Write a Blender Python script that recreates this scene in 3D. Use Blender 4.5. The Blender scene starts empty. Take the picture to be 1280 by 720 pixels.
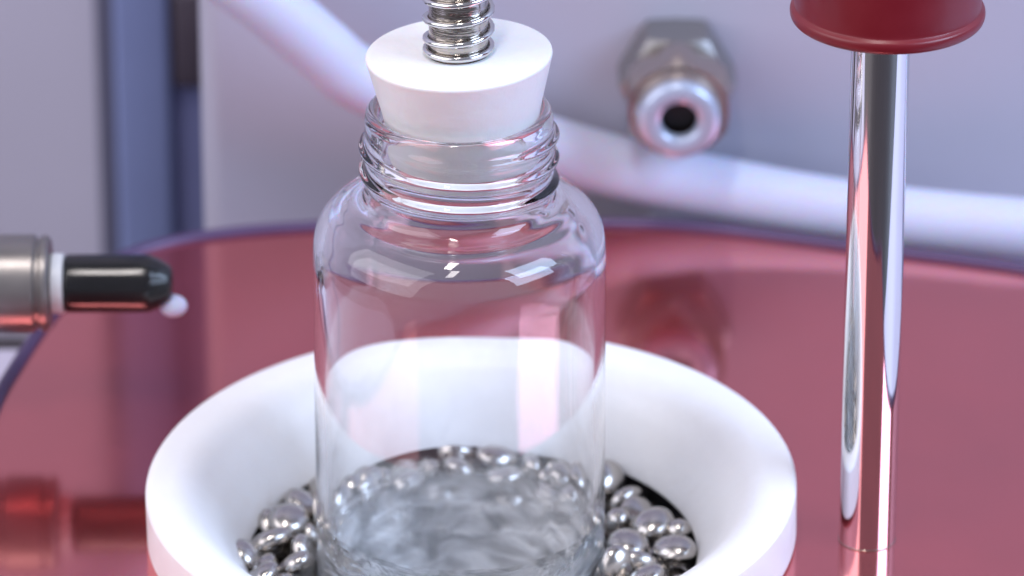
import bpy, bmesh, math, random
from mathutils import Vector, Matrix, Euler
random.seed(7)
U = 0.01                      # one millimetre in scene units
S = bpy.context.scene
COL = S.collection
rad = math.radians

# ------------------------------------------------------------------ camera
cam_d = bpy.data.cameras.new("camera")
cam = bpy.data.objects.new("camera", cam_d); COL.objects.link(cam)
CT, CD, CE = Vector((5, 0, 26)) * U, 580 * U, rad(25.3)
cam.location = CT + Vector((0, -math.cos(CE), math.sin(CE))) * CD
cam.rotation_euler = (math.pi / 2 - CE, 0, 0)
cam_d.sensor_width = 36.0
cam_d.lens = 36.0 * 7600 / 1280
cam_d.clip_start, cam_d.clip_end = 0.05, 200
cam_d.dof.use_dof = True
cam_d.dof.focus_distance = 566 * U
cam_d.dof.aperture_fstop = 2.8
S.camera = cam

# ------------------------------------------------------------------ world and lamps
W = bpy.data.worlds.new("World"); S.world = W; W.use_nodes = True
bg = W.node_tree.nodes["Background"]
bg.inputs[0].default_value = (0.50, 0.51, 0.64, 1); bg.inputs[1].default_value = 0.50

def lamp(name, loc, target, sx, sy, power, color):
    d = bpy.data.lights.new(name, 'AREA'); d.shape = 'RECTANGLE'
    d.size, d.size_y = sx * U, sy * U
    d.energy = power; d.color = color
    o = bpy.data.objects.new(name, d); COL.objects.link(o)
    o.location = Vector(loc) * U
    o.rotation_euler = (Vector(target) * U - o.location).to_track_quat('-Z', 'Y').to_euler()
    return o
lamp("window_light", (600, -260, 445), (0, 0, 20), 480, 370, 660, (0.56, 0.72, 1.0))
lamp("room_light", (-600, -260, 420), (0, 0, 20), 900, 700, 490, (0.97, 0.94, 1.0))
lamp("ceiling_light", (-60, -230, 760), (0, 0, 20), 60, 260, 170, (1.0, 0.94, 0.92))

S.view_settings.view_transform = 'Standard'
S.view_settings.look = 'None'
S.view_settings.exposure = 0.18
S.view_settings.gamma = 1.0
S.render.engine = 'CYCLES'
S.cycles.max_bounces = 18; S.cycles.transmission_bounces = 14
S.cycles.glossy_bounces = 6; S.cycles.diffuse_bounces = 5
S.cycles.use_denoising = True
S.cycles.sample_clamp_indirect = 14.0

# ------------------------------------------------------------------ materials
def mat(name, color, rough=0.4, metal=0.0, **kw):
    m = bpy.data.materials.new(name); m.use_nodes = True
    b = m.node_tree.nodes["Principled BSDF"]
    b.inputs["Base Color"].default_value = (*color, 1)
    b.inputs["Roughness"].default_value = rough
    b.inputs["Metallic"].default_value = metal
    for k, v in kw.items():
        b.inputs[k.replace("_", " ")].default_value = v
    return m
def nodes(m):
    nt = m.node_tree
    return nt, nt.nodes["Principled BSDF"]
def vary(m, scale, amount, rough_amt=0.0, bump=0.0, stretch=(1, 1, 1), detail=4):
    """noise drives small colour, gloss and relief differences of the surface"""
    nt, b = nodes(m)
    tc = nt.nodes.new("ShaderNodeTexCoord"); mp = nt.nodes.new("ShaderNodeMapping")
    mp.inputs["Scale"].default_value = stretch
    nz = nt.nodes.new("ShaderNodeTexNoise"); nz.inputs["Scale"].default_value = scale
    nz.inputs["Detail"].default_value = detail
    nt.links.new(tc.outputs["Object"], mp.inputs[0]); nt.links.new(mp.outputs[0], nz.inputs["Vector"])
    if amount:
        c = Vector(b.inputs["Base Color"].default_value[:3])
        mx = nt.nodes.new("ShaderNodeMix"); mx.data_type = 'RGBA'
        mx.inputs[6].default_value = (*(c * (1 - amount)), 1)
        mx.inputs[7].default_value = (*[min(1, x * (1 + amount)) for x in c], 1)
        nt.links.new(nz.outputs["Fac"], mx.inputs[0]); nt.links.new(mx.outputs[2], b.inputs["Base Color"])
    if rough_amt:
        r = b.inputs["Roughness"].default_value
        mr = nt.nodes.new("ShaderNodeMapRange")
        mr.inputs["From Min"].default_value = 0.3; mr.inputs["From Max"].default_value = 0.7
        mr.inputs["To Min"].default_value = max(0.01, r - rough_amt); mr.inputs["To Max"].default_value = r + rough_amt
        nt.links.new(nz.outputs["Fac"], mr.inputs[0]); nt.links.new(mr.outputs[0], b.inputs["Roughness"])
    if bump:
        bp = nt.nodes.new("ShaderNodeBump"); bp.inputs["Strength"].default_value = 1.0
        bp.inputs["Distance"].default_value = bump
        nt.links.new(nz.outputs["Fac"], bp.inputs["Height"]); nt.links.new(bp.outputs[0], b.inputs["Normal"])
    return m

M_PTFE = vary(mat("white_ptfe", (0.86, 0.86, 0.87), 0.38, 0, Subsurface_Weight=0.25, Subsurface_Scale=0.02), 60, 0.02, 0.08, 0.0006)
M_PTFE.node_tree.nodes["Principled BSDF"].inputs["Subsurface Radius"].default_value = (1, 0.9, 0.85)
M_STOP = vary(mat("stopper_white", (0.80, 0.79, 0.79), 0.42, 0, Subsurface_Weight=0.25, Subsurface_Scale=0.02), 70, 0.02, 0.08, 0.0008)
M_HOSE = vary(mat("white_tubing", (0.53, 0.57, 0.73), 0.5, 0, Subsurface_Weight=0.8, Subsurface_Scale=0.05), 8, 0.03, 0.05)
M_WALL = vary(mat("lilac_grey_paint", (0.43, 0.425, 0.515), 0.5), 2.2, 0.06, 0.08, 0.0006)
M_PALE = vary(mat("lit_lilac", (0.60, 0.58, 0.72), 0.5), 2.0, 0.06, 0.08)  # lilac wall colour lightened, brighter room light put into the colour
M_BENCH = vary(mat("bench_dark", (0.035, 0.028, 0.03), 0.5), 3, 0.2, 0.08)
M_PLATE = vary(mat("red_anodised", (0.64, 0.092, 0.100), 0.12, 0.85, Coat_Weight=1.0, Coat_IOR=1.75, Coat_Roughness=0.10), 9, 0.10, 0.05, 0.0, (1, 1, 1), 7)
M_RIM = vary(mat("rim_dark_reflection", (0.085, 0.05, 0.12), 0.35, 0.2), 9, 0.15, 0.05)  # dark reflection at the plate edge, put into the rim colour
M_ROD = vary(mat("polished_steel", (0.74, 0.72, 0.72), 0.06, 1.0), 30, 0.04, 0.03, 0.0, (6, 6, 0.3))
M_SHAFT = vary(mat("turned_steel", (0.46, 0.42, 0.38), 0.14, 1.0), 40, 0.06, 0.05, 0.0008, (0.4, 0.4, 6))
M_WIRE = mat("spring_wire", (0.66, 0.65, 0.64), 0.12, 1.0)
M_SHOT = vary(mat("burnished_shot", (0.48, 0.455, 0.43), 0.24, 1.0), 26, 0.10, 0.06, 0.0004)
M_FIT = vary(mat("fitting_steel", (0.24, 0.23, 0.23), 0.36, 0.7), 20, 0.05, 0.06)
M_FITP = vary(mat("fitting_polished", (0.50, 0.43, 0.37), 0.16, 1.0), 20, 0.05, 0.04)
M_NUT = vary(mat("dull_nut", (0.27, 0.25, 0.24), 0.33, 0.8), 20, 0.1, 0.06)
M_FACE = mat("bright_end", (0.48, 0.54, 0.68), 0.28, 0.5)
M_WELL = vary(mat("dark_steel_well", (0.10, 0.10, 0.11), 0.4, 0.9), 20, 0.1, 0.08)
M_BRASS = mat("brass", (0.72, 0.50, 0.24), 0.2, 1.0)
M_BORE = mat("bore_shade", (0.01, 0.01, 0.012), 0.5)
M_CAP = vary(mat("black_rubber", (0.010, 0.010, 0.011), 0.16), 20, 0.2, 0.05)
M_KNOB = vary(mat("dark_red_knob", (0.17, 0.006, 0.013), 0.36), 25, 0.1, 0.06, 0.0004)
M_BLUE = vary(mat("blue_enamel", (0.24, 0.29, 0.53), 0.4), 6, 0.08, 0.05)
M_INDIGO = vary(mat("indigo_enamel", (0.20, 0.22, 0.42), 0.4), 6, 0.1, 0.05)
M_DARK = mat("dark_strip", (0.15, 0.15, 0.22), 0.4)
M_BROWN = vary(mat("brown_clamp", (0.07, 0.055, 0.075), 0.45), 12, 0.3)
M_GREEN = mat("green_band", (0.05, 0.09, 0.09), 0.5)

# clear glass; towards the foot its inner face is uneven and whitened, reflected haze put into the colour
M_GLASS = mat("clear_glass", (0.985, 0.99, 0.995), 0.0, 0, IOR=1.47, Transmission_Weight=1.0)
nt, b = nodes(M_GLASS)
tc = nt.nodes.new("ShaderNodeTexCoord"); mp = nt.nodes.new("ShaderNodeMapping")
mp.inputs["Scale"].default_value = (1, 1, 2.0)
nz = nt.nodes.new("ShaderNodeTexNoise"); nz.inputs["Scale"].default_value = 19; nz.inputs["Detail"].default_value = 3
nz.inputs["Distortion"].default_value = 0.7
at = nt.nodes.new("ShaderNodeAttribute"); at.attribute_name = "haze"
def mth(op, a, bval):
    n = nt.nodes.new("ShaderNodeMath"); n.operation = op; n.use_clamp = op != 'MULTIPLY'
    nt.links.new(a, n.inputs[0])
    if isinstance(bval, float): n.inputs[1].default_value = bval
    else: nt.links.new(bval, n.inputs[1])
    return n.outputs[0]
st = nt.nodes.new("ShaderNodeMapRange"); st.inputs["From Min"].default_value = 0.36; st.inputs["From Max"].default_value = 0.64
st.inputs["To Min"].default_value = 0.36; st.inputs["To Max"].default_value = 1.0
nt.links.new(tc.outputs["Object"], mp.inputs[0]); nt.links.new(mp.outputs[0], nz.inputs["Vector"])
nt.links.new(nz.outputs["Fac"], st.inputs[0])
bp = nt.nodes.new("ShaderNodeBump"); bp.inputs["Distance"].default_value = 0.016; bp.inputs["Strength"].default_value = 1.0
nt.links.new(mth('MULTIPLY', nz.outputs["Fac"], at.outputs["Fac"]), bp.inputs["Height"]); nt.links.new(bp.outputs[0], b.inputs["Normal"])
nt.links.new(mth('MULTIPLY', at.outputs["Fac"], 0.13), b.inputs["Roughness"])
inv = nt.nodes.new("ShaderNodeMath"); inv.operation = 'SUBTRACT'; inv.inputs[0].default_value = 1.0
nt.links.new(mth('MULTIPLY', st.outputs[0], at.outputs["Fac"]), inv.inputs[1]); nt.links.new(inv.outputs[0], b.inputs["Transmission Weight"])

# ------------------------------------------------------------------ helpers
def link(name, me, m, parent=None, sharp=35):
    me.materials.append(m)
    me.polygons.foreach_set("use_smooth", [True] * len(me.polygons))
    if sharp: me.set_sharp_from_angle(angle=rad(sharp))
    o = bpy.data.objects.new(name, me); COL.objects.link(o)
    if parent: o.parent = parent
    return o
def thing(name, label, cat, loc=(0, 0, 0), group=None):
    o = bpy.data.objects.new(name, None); COL.objects.link(o)
    o.location = Vector(loc) * U; o.empty_display_size = 0.02
    return tag(o, label, cat, group)
def tag(o, label, cat, group=None):
    o["label"] = label; o["category"] = cat
    if group: o["group"] = group
    return o
def struct(o): o["kind"] = "structure"; return o

def spline(pts, n=6):
    """Catmull-Rom through the points, dense"""
    P = [Vector(p) for p in pts]; out = []
    for i in range(len(P) - 1):
        p0 = P[i - 1] if i else P[0] * 2 - P[1]
        p1, p2 = P[i], P[i + 1]
        p3 = P[i + 2] if i + 2 < len(P) else P[-1] * 2 - P[-2]
        for k in range(n):
            t = k / n
            out.append(0.5 * ((2 * p1) + (p2 - p0) * t + (2 * p0 - 5 * p1 + 4 * p2 - p3) * t * t + (3 * p1 - p0 - 3 * p2 + p3) * t ** 3))
    out.append(P[-1]); return out
def lathe(name, prof, m, parent=None, seg=96, axis='Z', origin=(0, 0, 0), sharp=35, fn=None, attr=None, close=False):
    """revolve (r, h) pairs; r = 0 ends collapse to a pole"""
    bm = bmesh.new(); rings = []
    lay = bm.verts.layers.float.new(attr[0]) if attr else None
    R = {'Z': Matrix.Identity(3), 'X': Matrix(((0, 0, 1), (0, 1, 0), (-1, 0, 0))), '-Y': Matrix(((1, 0, 0), (0, 0, -1), (0, 1, 0)))}[axis]
    for i, (r, h) in enumerate(prof):
        if r < 1e-6:
            v = bm.verts.new(R @ (Vector((0, 0, h)) * U) + Vector(origin) * U); rings.append([v])
        else:
            ring = []
            for k in range(seg):
                a = 2 * math.pi * k / seg
                rr = r + (fn(i, r, h, a) if fn else 0)
                ring.append(bm.verts.new(R @ (Vector((rr * math.cos(a), rr * math.sin(a), h)) * U) + Vector(origin) * U))
            rings.append(ring)
        if lay:
            for v in rings[-1]: v[lay] = attr[1](i, r, h)
    pairs = list(zip(rings, rings[1:])) + ([(rings[-1], rings[0])] if close else [])
    for A, B in pairs:
        for k in range(seg):
            k2 = (k + 1) % seg
            if len(A) == 1 and len(B) == 1: continue
            if len(A) == 1: bm.faces.new((A[0], B[k2], B[k]))
            elif len(B) == 1: bm.faces.new((A[k], A[k2], B[0]))
            else: bm.faces.new((A[k], A[k2], B[k2], B[k]))
    bmesh.ops.recalc_face_normals(bm, faces=bm.faces)
    me = bpy.data.meshes.new(name); bm.to_mesh(me); bm.free()
    return link(name, me, m, parent, sharp)
def tube(name, pts, r, m, parent=None, seg=16, sharp=60, closed=False, rfn=None):
    bm = bmesh.new(); P = [Vector(p) for p in pts]; rings = []; n = len(P)
    up = None
    for i, p in enumerate(P):
        a = P[(i - 1) % n] if (closed or i) else P[0]
        c = P[(i + 1) % n] if (closed or i < n - 1) else P[-1]
        t = (c - a).normalized()
        if up is None: up = t.orthogonal().normalized()
        up = (up - t * up.dot(t)).normalized(); w = t.cross(up)
        rr = r * (rfn(i / (n - 1)) if rfn else 1)
        rings.append([bm.verts.new((p + (up * math.cos(2 * math.pi * k / seg) + w * math.sin(2 * math.pi * k / seg)) * rr) * U) for k in range(seg)])
    for i in range(n if closed else n - 1):
        A, B = rings[i], rings[(i + 1) % n]
        for k in range(seg): bm.faces.new((A[k], A[(k + 1) % seg], B[(k + 1) % seg], B[k]))
    if not closed: bm.faces.new(rings[0]); bm.faces.new(rings[-1])
    bmesh.ops.recalc_face_normals(bm, faces=bm.faces)
    me = bpy.data.meshes.new(name); bm.to_mesh(me); bm.free()
    return link(name, me, m, parent, sharp)
def box(name, lo, hi, m, parent=None, bev=0.3):
    bm = bmesh.new(); bmesh.ops.create_cube(bm, size=1)
    for v in bm.verts:
        v.co = Vector([(lo[i] + hi[i]) / 2 + v.co[i] * (hi[i] - lo[i]) for i in range(3)]) * U
    if bev: bmesh.ops.bevel(bm, geom=bm.edges[:], offset=bev * U, segments=3, profile=0.5, affect='EDGES')
    me = bpy.data.meshes.new(name); bm.to_mesh(me); bm.free()
    return link(name, me, m, parent)
def hex_nut(name, R, y0, y1, m, parent, axis, origin, cham=0.8, rot=0.0, bore=0.0):
    """hexagonal prism whose corners are turned off to a chamfer at both ends; R = corner radius"""
    seg = 72
    def apoth(a): 
        q = (a - rot) % (math.pi / 3) - math.pi / 6
        return R * math.cos(math.pi / 6) / math.cos(q)
    ap = R * math.cos(math.pi / 6)
    prof = [(bore, y0), (ap * 0.97, y0), (ap, y0), (R, y0 + cham), (R, y1 - cham), (ap, y1), (ap * 0.9, y1), (bore, y1)]
    def fn(i, r, h, a):
        if r <= ap * 0.99: return 0
        return min(r, apoth(a)) - r
    # extra rings near the ends so the turned corner makes its curved edge
    dense = prof[:3] + [(ap + (R - ap) * t, y0 + cham * t) for t in (0.33, 0.66)] + prof[3:5] + [(ap + (R - ap) * t, y1 - cham * t) for t in (0.66, 0.33)] + prof[5:]
    return lathe(name, dense, m, parent, seg, axis, origin, 25, fn)

# resting places of the beads: kind, x, y, z in mm, turn
BEADS = [
    (1, 21.01, -2.33, -5.52, -0.23, 0.42, -2.05), (1, -6.60, 15.18, -7.85, -0.07, -0.09, 1.02), (0, 9.63, -18.72, -4.45, -1.00, 0.07, 0.32),
    (0, 15.16, 15.57, -6.50, -1.81, -0.19, 2.69), (1, -16.46, -9.73, -7.85, 0.12, 3.12, -0.79), (1, 16.24, -13.22, -7.79, -0.17, -0.11, 1.05),
    (1, 1.94, 16.17, -6.73, -0.60, -1.98, 1.05), (1, -13.35, -14.00, -7.72, 0.40, -0.03, 1.88), (1, 21.13, 1.82, -4.79, -0.23, -2.27, -1.23),
    (1, -15.86, 10.73, -7.85, -0.11, -0.06, -1.86), (0, 5.86, -20.00, -6.80, 0.71, 0.77, 2.87), (1, 11.76, 16.02, -2.91, 0.57, -0.19, 1.07),
    (0, -11.37, -15.75, -4.13, 2.06, -0.56, -0.20), (1, 16.26, 4.22, -5.13, -0.19, 0.21, 0.55), (1, -9.22, -15.04, -0.77, 2.25, 0.39, -1.01),
    (2, 20.76, 7.02, -4.93, -0.77, 2.82, 0.01), (1, -18.98, 1.36, -7.85, -0.12, 0.02, -1.46), (1, 10.18, -13.38, -7.85, -0.09, 0.07, -1.20),
    (0, 6.39, 15.61, -7.89, -0.07, 0.35, 0.62), (1, -17.16, -7.64, -5.51, 2.80, 0.03, -0.24), (2, 14.78, 5.01, -7.80, -2.49, 0.59, 1.51),
    (1, -12.87, 8.94, -7.14, -1.88, -0.15, 1.08), (2, 16.66, -11.51, -2.53, 0.64, 3.07, 0.79), (0, 3.81, 19.62, -7.46, 2.54, 0.00, -0.58),
    (1, -15.64, -5.14, -7.85, -0.12, 0.02, 2.41), (0, 20.62, -0.91, -7.97, 0.06, 3.01, 0.54), (1, -20.78, -1.18, 0.38, -0.85, -0.19, -1.73),
    (1, 3.96, -16.21, -7.80, 0.04, -0.16, -0.71), (0, 17.67, 8.78, -3.77, -0.78, -2.94, 0.60), (1, -15.61, 3.97, -7.35, 0.84, 0.03, -1.43),
    (2, 9.79, -18.98, -7.80, -2.28, -0.00, -2.02), (1, -13.18, 14.03, -1.28, -0.28, 0.28, 2.75), (1, -14.91, -11.69, -5.27, 2.96, -0.01, -0.04),
    (2, -9.24, 12.57, -6.65, -1.06, 2.89, 0.10), (1, 15.38, -14.42, -3.95, -1.40, -1.18, -1.62), (1, 14.48, 12.55, -7.80, 0.17, 0.09, 2.48),
    (1, -19.41, -3.56, -7.05, 1.23, 0.34, -1.50), (1, 15.65, -8.26, -7.85, 3.12, -0.10, -0.37), (1, 8.15, 18.96, -7.34, 0.32, -0.56, 2.97),
    (0, -8.57, -14.61, -7.90, 0.09, 0.34, -0.75), (2, 21.31, -5.23, -4.15, -0.72, 2.88, -0.57), (1, -18.46, 6.66, -6.76, -2.59, 1.13, 0.07),
    (2, 12.10, -9.97, -7.80, -1.19, 0.35, -0.76), (1, 10.59, 18.14, -5.40, 0.83, -2.56, -0.58), (1, -16.14, -0.75, -6.83, -0.84, -2.24, 0.40),
    (1, 16.07, -3.27, -7.85, 0.11, -0.05, 1.37), (2, -8.02, 18.78, -7.80, 1.27, -1.34, 0.69), (0, 0.58, -19.79, -7.58, 2.61, -0.09, 0.12),
    (0, 14.59, 8.28, -7.42, 0.51, 0.40, 2.25), (1, -18.49, 2.82, -5.21, -3.05, 0.09, 0.74), (1, 12.99, -16.55, -7.27, -0.61, 2.64, 0.77),
    (1, -1.83, 16.29, -7.72, 0.40, -3.12, -0.43), (1, -13.15, -13.86, -2.25, 0.34, 2.65, 0.16), (1, 18.89, 5.53, -2.77, -0.04, -0.17, 1.18),
    (2, -15.24, 13.00, -5.49, 0.32, -2.49, -0.50), (1, 8.32, -15.32, -4.60, 0.59, 0.69, 0.57), (2, 9.36, 12.50, -7.80, 0.28, -0.79, -3.14),
    (1, -19.37, -1.37, -3.24, -2.08, 0.15, -1.92), (1, 20.20, -6.35, -7.85, 0.12, -0.02, -2.07), (1, -0.47, 19.79, -6.91, -1.14, -0.69, -1.65),
    (0, -4.82, -18.59, -7.97, -0.10, -0.10, -0.46), (0, 19.48, 6.53, -7.53, -0.41, 0.40, -1.68), (1, -16.45, 9.75, -4.59, -0.11, -0.72, 2.61),
    (1, 20.81, -0.65, -2.44, -3.01, -0.10, -0.83), (2, 13.60, 13.32, -5.05, -0.74, 2.94, -0.95), (1, -17.63, -6.85, -2.48, 0.42, 2.84, 1.00),
    (1, 16.52, 1.89, -7.72, -0.40, 3.08, 0.77), (2, -11.95, 16.31, -7.80, 0.96, 0.17, -2.22), (1, -9.45, -18.07, -6.46, 1.45, 0.03, -0.52),
    (1, 18.02, 10.72, -7.07, -2.04, 0.40, 1.16), (1, -18.36, 6.73, -2.68, 0.26, -0.84, 2.23), (2, 19.20, -10.40, -7.80, 1.79, 0.90, -0.77),
    (1, -6.50, 19.32, -4.36, 1.61, -0.12, 0.68), (1, 0.99, -19.52, -2.18, 2.88, -0.03, 0.39), (1, 15.07, -5.19, -0.33, 0.57, -1.28, 1.54),
    (1, -12.32, 11.50, -3.97, 0.04, -0.17, 2.39), (1, -1.80, -15.98, -7.06, 1.14, -2.70, -0.61), (1, 10.61, 15.05, -6.88, -0.65, -0.87, -1.25),
    (1, -15.97, -2.70, -1.13, -0.40, 2.39, -1.23), (1, 17.99, -5.93, -5.63, -0.31, 0.08, 1.89), (1, -9.97, 16.55, -5.62, 2.45, 0.37, -1.45),
    (0, -6.47, -15.41, -5.68, -0.42, 0.36, -2.84), (1, 7.25, 18.90, -3.29, 1.28, -0.26, -1.36), (1, -14.79, 6.07, -3.64, -0.41, -1.91, 0.78),
    (2, 7.88, -16.66, -7.80, -0.25, 2.90, 0.98), (1, -0.08, 17.31, -2.70, 0.03, 0.92, 0.86), (1, -12.05, -10.06, -7.15, 1.16, -0.13, -0.77),
    (1, 20.80, 3.75, -6.91, -2.71, 0.90, -0.69), (0, -12.81, 13.69, -6.80, -2.42, -0.77, -0.21), (1, 1.36, -16.54, -5.15, 1.40, 0.91, -1.58),
    (1, 5.43, 15.57, -5.02, 0.35, -2.90, 0.44), (1, -16.35, -3.81, -4.51, -0.18, -2.96, 0.04), (2, 13.19, -12.90, -6.32, -1.72, -0.07, -2.56),
    (1, -4.06, 19.58, -6.95, 0.07, 0.90, 2.71), (1, -1.97, -16.30, -3.31, -0.47, -0.24, 2.34), (1, 14.46, 14.67, -1.98, 0.74, -0.17, 1.18),
    (1, -15.67, 10.36, -1.56, 0.29, -0.47, 2.21), (1, 4.77, -16.37, -4.54, 0.32, -2.50, -0.49), (1, 9.17, 12.73, -4.11, -1.18, -0.41, 2.32),
    (1, -14.00, -7.73, -3.68, 2.16, 0.15, -1.40), (1, 17.67, -6.59, -2.68, 0.53, 2.82, 0.73), (1, -6.74, 15.04, -4.97, -2.96, 0.11, 0.96),
    (1, -1.41, -20.02, -5.27, 0.24, 2.60, -0.22), (1, 3.78, 19.85, -1.72, -0.01, -0.21, -2.46), (1, -15.46, 1.80, -3.20, -1.31, -1.16, -1.98),
    (2, 6.75, -14.07, -6.81, -0.22, 0.21, -0.22), (1, -0.49, 20.75, -2.90, 1.16, -0.63, -2.90), (1, -10.04, -12.88, -4.40, -1.78, 2.58, 0.17),
    (1, 14.33, -6.09, -5.03, 1.44, -0.06, -1.96), (0, -10.81, 15.99, -2.50, -0.06, -0.61, 1.51), (1, 11.99, -15.46, -3.87, 0.28, 0.17, 1.95),
    (2, 11.48, 10.66, -6.74, 0.35, -0.68, -1.18), (1, -19.12, -5.33, -0.33, -0.77, 0.32, 1.55), (1, 14.44, -10.06, -4.35, -1.46, 0.49, 0.82),
    (1, -2.24, 15.98, -4.45, 0.65, -2.81, 0.11), (1, -15.52, -13.46, 0.11, -1.15, 0.42, 2.42), (1, 16.34, 1.06, -2.66, 3.01, -0.02, -1.57),
    (1, -16.97, 6.37, 0.12, -0.13, 0.08, -1.77), (1, 18.01, -10.99, -5.14, 0.24, 0.10, -2.18), (1, 3.63, 19.62, -4.56, 0.07, 2.78, -1.83),
    (2, -11.56, -10.48, -3.57, 1.11, -2.57, 0.56), (1, 17.12, -0.21, -5.57, -0.12, -2.81, -0.12), (0, -9.51, 12.55, -1.62, 0.09, -1.87, -0.58),
    (1, -7.19, -17.77, -3.01, -0.78, 0.21, 0.48), (0, 13.82, 9.22, -4.83, 0.58, -0.06, 2.36), (1, -18.70, 2.64, -1.87, 0.80, 0.31, -2.74),
    (1, 10.53, -11.49, -4.29, -1.22, 1.15, 1.08), (2, -3.38, 18.71, -3.18, -0.85, 1.18, 0.78), (0, -5.93, -14.38, -1.41, -0.76, 1.96, 0.08),
    (1, 16.99, -2.96, -3.18, -1.49, 0.18, 0.06), (0, -12.90, 8.70, -0.99, -1.15, -2.68, 0.84), (1, 3.36, -20.30, -4.32, 0.60, 2.53, -0.23),
    (1, 4.48, 15.73, -2.14, -0.36, -0.06, 0.09), (1, -15.81, -10.66, -1.95, -0.60, 2.53, 0.31), (2, 20.34, -8.13, -3.52, -0.39, 3.03, -0.59),
    (1, -5.81, 15.76, -2.18, -2.90, -0.08, -1.73), (1, -4.78, -19.33, -4.29, -0.22, 0.99, 1.84), (1, 16.41, 12.13, -3.76, 1.32, -0.21, -2.40)]

# ------------------------------------------------------------------ setting
wall = struct(box("back_wall", (-28.8, 80, -50), (420, 92, 330), M_WALL, None, 2.5))
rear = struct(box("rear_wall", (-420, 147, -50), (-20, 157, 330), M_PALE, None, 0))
side_ledge = struct(box("side_ledge", (20, 70.5, -50), (420, 79.9, -2.4), M_WALL, None, 0.4))
base_reflector = struct(box("base_reflector", (-130, -66, -50), (330, 70.2, -14.2), M_PALE, None, 1.0))  # unseen base stretched right, added pale surface for the steel rod to mirror
bench = struct(box("bench_top", (-420, -420, -60), (420, 147, -50), M_BENCH, None, 0))

# ------------------------------------------------------------------ red plate with the round opening for the cup
CUP = (1.1, 0)
outline = spline([(-48.7, -30), (-48.8, 8), (-48.2, 26), (-46.2, 38), (-43.6, 49), (-40.2, 58.5), (-34.5, 65.2), (-27, 68.8), (-15.7, 70.9), (1.5, 71.9),
                  (18.8, 71.5), (27.4, 70.1), (35.9, 67.6), (44.3, 64.8), (52.7, 62.3), (60.2, 59.6), (66, 55.5), (70, 49), (72.5, 38), (73.5, 10), (73, -40), (71, -60), (60, -71), (18, -75), (-30, -73), (-44, -62), (-48, -46), (-48.7, -30)], 6)[:-1]
plate = thing("red_plate", "glossy red round-cornered plate that mirrors the fittings under the white cup", "plate", (0, 0, 0))
bm = bmesh.new()
NH = 96; zt, zb, bv = 0.0, -14.0, 0.35
def ring_of(pts, z): return [bm.verts.new((x * U, y * U, z * U)) for x, y in pts]
ctr = Vector((15, 0))
def inset(d): 
    n = len(outline); out = []
    for i, p in enumerate(outline):
        t = (outline[(i + 1) % n] - outline[i - 1]).normalized(); out.append(p + Vector((t.y, -t.x)) * -d if False else p + Vector((t.y, -t.x)) * d)
    return out
def hole(r): return [(CUP[0] + r * math.cos(2 * math.pi * k / NH), CUP[1] + r * math.sin(2 * math.pi * k / NH)) for k in range(NH)]
o_t, o_s, o_b = ring_of(inset(bv), zt), ring_of(outline, zt - bv), ring_of(outline, zb)
h_t, h_b = ring_of(hole(24.6), zt), ring_of(hole(24.6), zb)
def skin(A, B):
    for k in range(len(A)): bm.faces.new((A[k], A[(k + 1) % len(A)], B[(k + 1) % len(A)], B[k]))
skin(o_t, o_s); skin(o_s, o_b); skin(h_b, h_t)
for A, B in ((o_t, h_t), (o_b, h_b)):
    es = [bm.edges.get((R[k], R[(k + 1) % len(R)])) for R in (A, B) for k in range(len(R))]
    bmesh.ops.triangle_fill(bm, use_beauty=True, edges=es)
bmesh.ops.recalc_face_normals(bm, faces=bm.faces)
me = bpy.data.meshes.new("plate_block"); bm.to_mesh(me); bm.free()
link("plate_block", me, M_PLATE, plate, 25)
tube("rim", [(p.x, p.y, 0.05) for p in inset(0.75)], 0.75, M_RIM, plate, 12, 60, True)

# ------------------------------------------------------------------ white cup
cup = thing("bead_cup", "thick white round cup set in the red plate, filled with metal beads", "cup", (CUP[0], CUP[1], 0))
cup.rotation_euler = (rad(1.7), rad(-0.8), 0)
ring_prof = spline([(31.2, 0.02), (31.4, 0.1), (31.5, 0.4), (31.5, 1.6), (31.5, 4.9), (31.44, 5.4), (31.15, 5.7), (30.5, 5.8), (29.6, 5.8), (28.6, 5.72), (27.6, 5.4), (26.6, 4.75), (25.7, 3.8), (24.7, 2.6), (23.8, 1.2), (23.0, -0.2), (22.35, -1.5), (22.0, -2.3), (21.9, -2.6), (21.95, -2.8)], 4) + [Vector((24.2, -2.8)), Vector((24.2, 0.02))]
lathe("white_ring", [(p.x, p.y) for p in ring_prof], M_PTFE, cup, 160, sharp=60, close=True)
lathe("well", [(0, -16), (24.2, -16), (24.2, -2.85), (22.7, -2.85), (22.6, -14.0), (22.2, -14.3), (0, -14.3)], M_WELL, cup, 120, sharp=40)

# ------------------------------------------------------------------ metal beads
def bead_mesh(kind):
    if kind == 0: prof = spline([(0, 1.3), (.6, 1.22), (1.25, .98), (1.95, .74), (2.45, .48), (2.78, .22), (2.85, 0), (2.78, -.22), (2.45, -.48), (1.95, -.74), (1.25, -.98), (.6, -1.22), (0, -1.3)], 2)
    elif kind == 1: prof = [Vector((2.75 * math.sin(t), 1.42 * math.cos(t))) for t in [math.pi * i / 18 for i in range(19)]]
    else: prof = [Vector((1.5 * math.sin(t), 1.5 * math.cos(t))) for t in [math.pi * i / 18 for i in range(19)]]
    prof[0].x = prof[-1].x = 0
    o = lathe("metal_bead", [(p.x, p.y) for p in prof], M_SHOT, None, 28, sharp=0)
    if kind == 1:
        for v in o.data.vertices: v.co.y *= 0.82
    return o
ZB = -0.15
kinds = [bead_mesh(k) for k in range(3)]
SHAPE = ["domed saucer-shaped steel bead", "smooth flat oval steel bead", "round steel ball"]
SHORT = ["saucer beads", "oval beads", "ball beads"]
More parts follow.
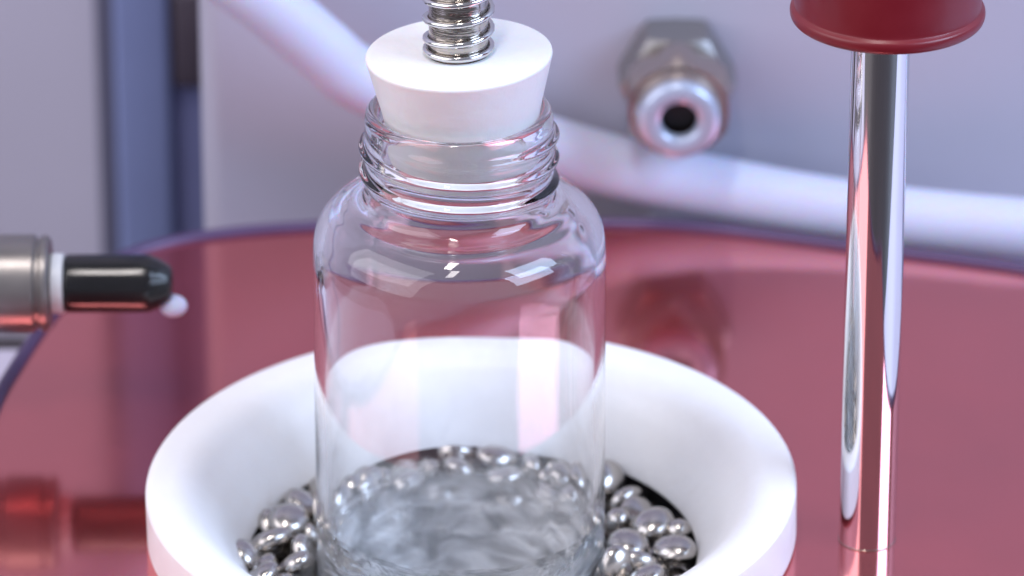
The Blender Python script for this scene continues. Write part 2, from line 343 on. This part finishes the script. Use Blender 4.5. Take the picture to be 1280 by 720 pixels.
def where(x, y, z):
    if z < -5.2: return "deep under the other beads in the white cup", "deep in the cup"
    if abs(x) < 14: return ("behind the vial, seen through its glass", "behind the vial") if y > 0 else ("in front of the vial, below its glass foot", "in front of the vial")
    return ("in the cup left of the vial", "left of the vial") if x < 0 else ("in the cup right of the vial", "right of the vial")
used = [False] * 3
for zf, gap, kinds_ in ((-2.6, 3.5, (1, 0)), (-2.9, 3.0, (1, 2)), (-3.2, 2.55, (2, 2, 1))):   # beads filling the open spots of the bed
    for i in range(1400):
        an, rr = random.uniform(0, 2 * math.pi), random.uniform(15.4, 21.2)
        bx, by = CUP[0] + rr * math.cos(an), rr * math.sin(an)
        if math.hypot(bx, by) < 16.2: continue
        if min((bx - q[1]) ** 2 + (by - q[2]) ** 2 + 0.3 * (zf - q[3]) ** 2 for q in BEADS if q[3] > -5.2) > gap ** 2:
            BEADS.append((random.choice(kinds_), bx, by, zf, random.uniform(-.35, .35), random.uniform(-.35, .35), random.uniform(0, 6)))
for k, x, y, z, a, b_, c in BEADS:
    z = z if z < -2.4 else -2.4 + (z + 2.4) * 0.35
    if used[k]:
        o = kinds[k].copy(); COL.objects.link(o)
    else: o = kinds[k]; used[k] = True
    o.location = (x * U, y * U, (z + ZB + 0.035 * x) * U); o.rotation_euler = (a, b_, c)
    s = random.uniform(0.80, 0.97); o.scale = (s * random.uniform(0.96, 1.0), s, s)
    w, g = where(x, y, z)
    tag(o, SHAPE[k] + " lying " + w, "metal bead", SHORT[k] + " " + g)

# ------------------------------------------------------------------ glass vial
outer = spline([(0, -13.5), (6, -13.6), (11, -14.0), (12.6, -14.1), (13.5, -13.7), (13.95, -12.8), (14.03, -10), (14.0, 2), (13.98, 14), (13.95, 26), (13.95, 29.4), (13.88, 31.0), (13.6, 32.4), (13.0, 33.55), (12.1, 34.4), (11.1, 34.85), (10.2, 35.1), (9.5, 35.45), (9.08, 36.1), (8.92, 37)], 5)
neck = [Vector((8.9, 37 + 6.7 * i / 64)) for i in range(1, 65)]
lip = spline([(8.88, 43.9), (8.72, 44.45), (8.35, 44.72), (8.0, 44.7), (7.68, 44.4), (7.55, 43.9)], 4)
inner = spline([(7.5, 43), (7.45, 41), (7.5, 37), (7.7, 35.5), (8.3, 34.4), (9.5, 33.75), (10.9, 33.25), (11.95, 32.4), (12.55, 31.1), (12.8, 29.4), (12.86, 26), (12.9, 14), (12.9, 6), (12.92, 2), (12.92, -2), (12.9, -9.6), (12.5, -11.2), (11.2, -12.0), (8, -12.2), (0, -12.0)], 6)
vprof = [tuple(p) for p in outer + neck + lip + inner]
N_OUT = len(outer) + len(neck)
vprof[0] = (0, vprof[0][1]); vprof[-1] = (0, vprof[-1][1])
def thread(i, r, h, a):
    if i >= N_OUT or h < 35.6 or h > 43.8: 
        # slow unevenness of the moulded inside
        return 0.016 * math.sin(3 * a + h * 0.3) + 0.012 * math.sin(5 * a - h * 0.5) if i >= N_OUT + len(lip) and r > 3 else 0
    d = 0
    for turn in (0, 1, 2):
        zc = 43.0 - 2.35 * (((a + 2.4) % (2 * math.pi)) / (2 * math.pi) + turn)
        f = ((a + 2.4) % (2 * math.pi)) / (2 * math.pi) + turn
        amp = 0.60 * min(1, f * 7) * min(1, max(0, 2.75 - f) * 6)
        d = max(d, amp * math.exp(-((h - zc) / 0.50) ** 2))
    return d
vial = lathe("glass_vial", vprof, M_GLASS, None, 160, sharp=0, fn=thread,
             attr=("haze", lambda i, r, h: max(0, min(1, (2.4 - h) / 6.5)) if i > N_OUT + 12 else 0.0))
tag(vial, "clear glass screw-neck vial standing in the metal beads", "vial")

# ------------------------------------------------------------------ stopper
sp = [(0, 40), (6.5, 40)] + [tuple(p) for p in spline([(6.75, 40.15), (6.88, 40.5), (6.98, 41.3), (7.4, 44.8), (8.05, 47.6), (8.68, 50.2), (8.78, 50.62), (8.72, 50.85), (8.45, 50.95)], 4)] + [(2.95, 50.95), (2.95, 47), (0, 47)]
stop = lathe("stopper", [(r, h - 45) for r, h in sp], M_STOP, None, 128, sharp=50)
stop.location = Vector((0.25, 0, 44.5)) * U; stop.rotation_euler = (0, rad(-2.2), 0)
tag(stop, "tapered white stopper plugged into the mouth of the glass vial", "stopper")

# ------------------------------------------------------------------ sprung rod through the stopper
pl = thing("sprung_rod", "short steel rod wound with a coil spring, standing on the white stopper", "rod", (0.0, 0, 50.45))
lathe("shaft", [(0, -3.2), (2.8, -3.2)] + [(2.8, 0.3 + 0.2 * i) for i in range(60)] + [(2.8, 18), (2.4, 18.6), (0, 18.6)], M_SHAFT, pl, 64)
coil = []
for i in range(0, 24 * 9 + 1):
    t = i / 24
    h = 0.28 + (0.62 * t if t < 0.8 else 0.496 + (t - 0.8) * 2.0)
    coil.append((3.12 * math.cos(2 * math.pi * t + 2.2), 3.12 * math.sin(2 * math.pi * t + 2.2), h))
tube("spring", coil, 0.3, M_WIRE, pl, 10)

# ------------------------------------------------------------------ knob on its steel post
kp = thing("knob_post", "tall polished steel rod with a dark red round knob, standing on the plate", "knob", (39.4, -1.8, 0))
lathe("steel_rod", [(0, 0.03), (2.7, 0.03), (2.75, 0.08), (2.75, 56), (0, 56)], M_ROD, kp, 96, origin=(0, 0, 0))
lathe("base_ring", [(2.76, 0.01), (2.79, 0.01), (2.80, 0.04), (2.80, 0.1), (2.78, 0.13), (2.76, 0.13)], M_FITP, kp, 64, sharp=60, close=True)
kn = lathe("knob", [(2.76, 54.9), (6.8, 54.6)] + [tuple(p) for p in spline([(7.6, 54.55), (8.5, 54.6), (8.95, 54.85), (9.1, 55.3), (9.05, 55.75), (8.8, 56.0), (8.7, 56.3), (8.75, 58), (8.8, 62), (8.75, 65.5), (8.4, 67), (7.4, 67.7), (5, 68.1)], 4)] + [(0, 68.3)], M_KNOB, kp, 96, origin=(0.55, 0, 0), sharp=60)

# ------------------------------------------------------------------ hose
hp = spline([(-95, 70, 92), (-62, 68, 64), (-40, 68, 43.5), (-27.8, 68, 32.9), (-21.14, 68.0, 27.43), (-15.35, 69.0, 21.51), (-11.17, 70.0, 17.48), (-0.14, 72.0, 11.68), (11.04, 74.5, 6.81), (18.83, 74.8, 4.41), (27.47, 74.0, 2.87), (36.04, 72.0, 1.98), (44.57, 70.0, 1.47), (53.04, 68.0, 1.35), (59.79, 66.5, 1.38), (76, 64.5, 0.6), (110, 62, 0.6), (160, 60, 0.6)], 8)
hose = tube("white_hose", hp, 3.45, M_HOSE, None, 28)
tag(hose, "thick white plastic hose sweeping behind the glass vial", "hose")

# ------------------------------------------------------------------ hex fitting on the back wall
fo = (22.7, 80, 14.9)
ft = thing("hex_fitting", "steel hexagonal fitting with an open round end sticking out of the wall", "pipe fitting", fo)
hex_nut("hex_body", 6.3, 0.05, 6.6, M_FIT, ft, '-Y', (0, 0, 0), 0.5)
hex_nut("nut", 6.1, 6.6, 12.7, M_FITP, ft, '-Y', (0, 0, 0), 1.5, rad(30))
lathe("collar", [(2.0, 12.6), (4.9, 12.6)] + [tuple(p) for p in spline([(4.9, 13.0), (4.75, 13.5), (4.5, 14.0), (4.35, 14.3)], 4)] + [(2.0, 14.3)], M_FITP, ft, 72, '-Y', sharp=50)
lathe("tube_end", [(4.3, 14.3)] + [tuple(p) for p in spline([(4.3, 14.9), (4.05, 15.35), (3.5, 15.55), (2.7, 15.55), (2.15, 15.35), (1.97, 14.9)], 4)] + [(1.95, 14.3)], M_FACE, ft, 72, '-Y', sharp=50)
lathe("bore", [(0, 12.95), (1.94, 12.95), (1.94, 12.72), (0, 12.72)], M_BORE, ft, 40, '-Y')  # black disc paints the shade inside the open tube

# ------------------------------------------------------------------ capped fitting at the left
co = (-46.5, 27.3, 13.6)
cf = thing("capped_fitting", "steel nut and tube end closed by a glossy black cap, at the left", "capped fitting", co)
lathe("tube_stub", [(0, -50), (3.4, -50), (3.4, -0.5), (0, -0.5)], M_FIT, cf, 48, 'X')
lathe("nut", [(0, -7), (4.6, -7), (4.9, -6.7), (4.9, -1.2), (4.6, -0.9), (4.6, -0.3), (4.95, 0.0), (4.95, 3.6), (4.6, 3.9), (4.6, 4.2), (4.85, 4.4), (4.85, 4.9), (4.5, 5.2), (0, 5.2)], M_NUT, cf, 64, 'X', sharp=30)
lathe("brass_ferrule", [(0, -8.4), (4.4, -8.4), (4.6, -8.0), (4.6, -6.6), (0, -6.6)], M_BRASS, cf, 48, 'X')
lathe("washer", [(0, 5.3), (2.9, 5.3), (3.05, 5.45), (3.05, 6.4), (2.9, 6.55), (0, 6.55)], M_PTFE, cf, 48, 'X')
lathe("cap", [(0, 6.6)] + [tuple(p) for p in spline([(2.5, 6.6), (2.85, 6.75), (2.95, 7.2), (2.95, 10), (2.93, 14.6), (2.7, 15.6), (2.2, 16.6), (1.7, 17.25), (1.1, 17.5)], 4)] + [(0, 17.55)], M_CAP, cf, 56, 'X', sharp=60)
lathe("tip", [(0, -1.4)] + [(1.15 * math.sin(t), -1.4 * math.cos(t)) for t in [math.pi * i / 14 for i in range(1, 14)]] + [(0, 1.4)], M_HOSE, cf, 32, 'X', (17.5, -0.6, -2.2), 0)

# ------------------------------------------------------------------ blue post by the wall
bp_ = thing("blue_post", "blurred grey-blue upright post in the far left background behind the plate", "post", (-38.2, 140, -50))
box("blue_face", (-3.9, -2.8, 0), (2.7, 3.4, 260), M_BLUE, bp_, 0.8)
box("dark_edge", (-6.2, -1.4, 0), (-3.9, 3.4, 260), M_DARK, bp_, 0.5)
box("side_channel", (2.7, -0.6, 0), (7.5, 3.4, 260), M_INDIGO, bp_, 0.5)
box("clamp", (3.0, -2.4, 37), (7.2, -0.62, 49.5), M_BROWN, bp_, 0.8)
box("band", (3.0, -2.2, 49.5), (7.2, -0.62, 54), M_GREEN, bp_, 0.5)
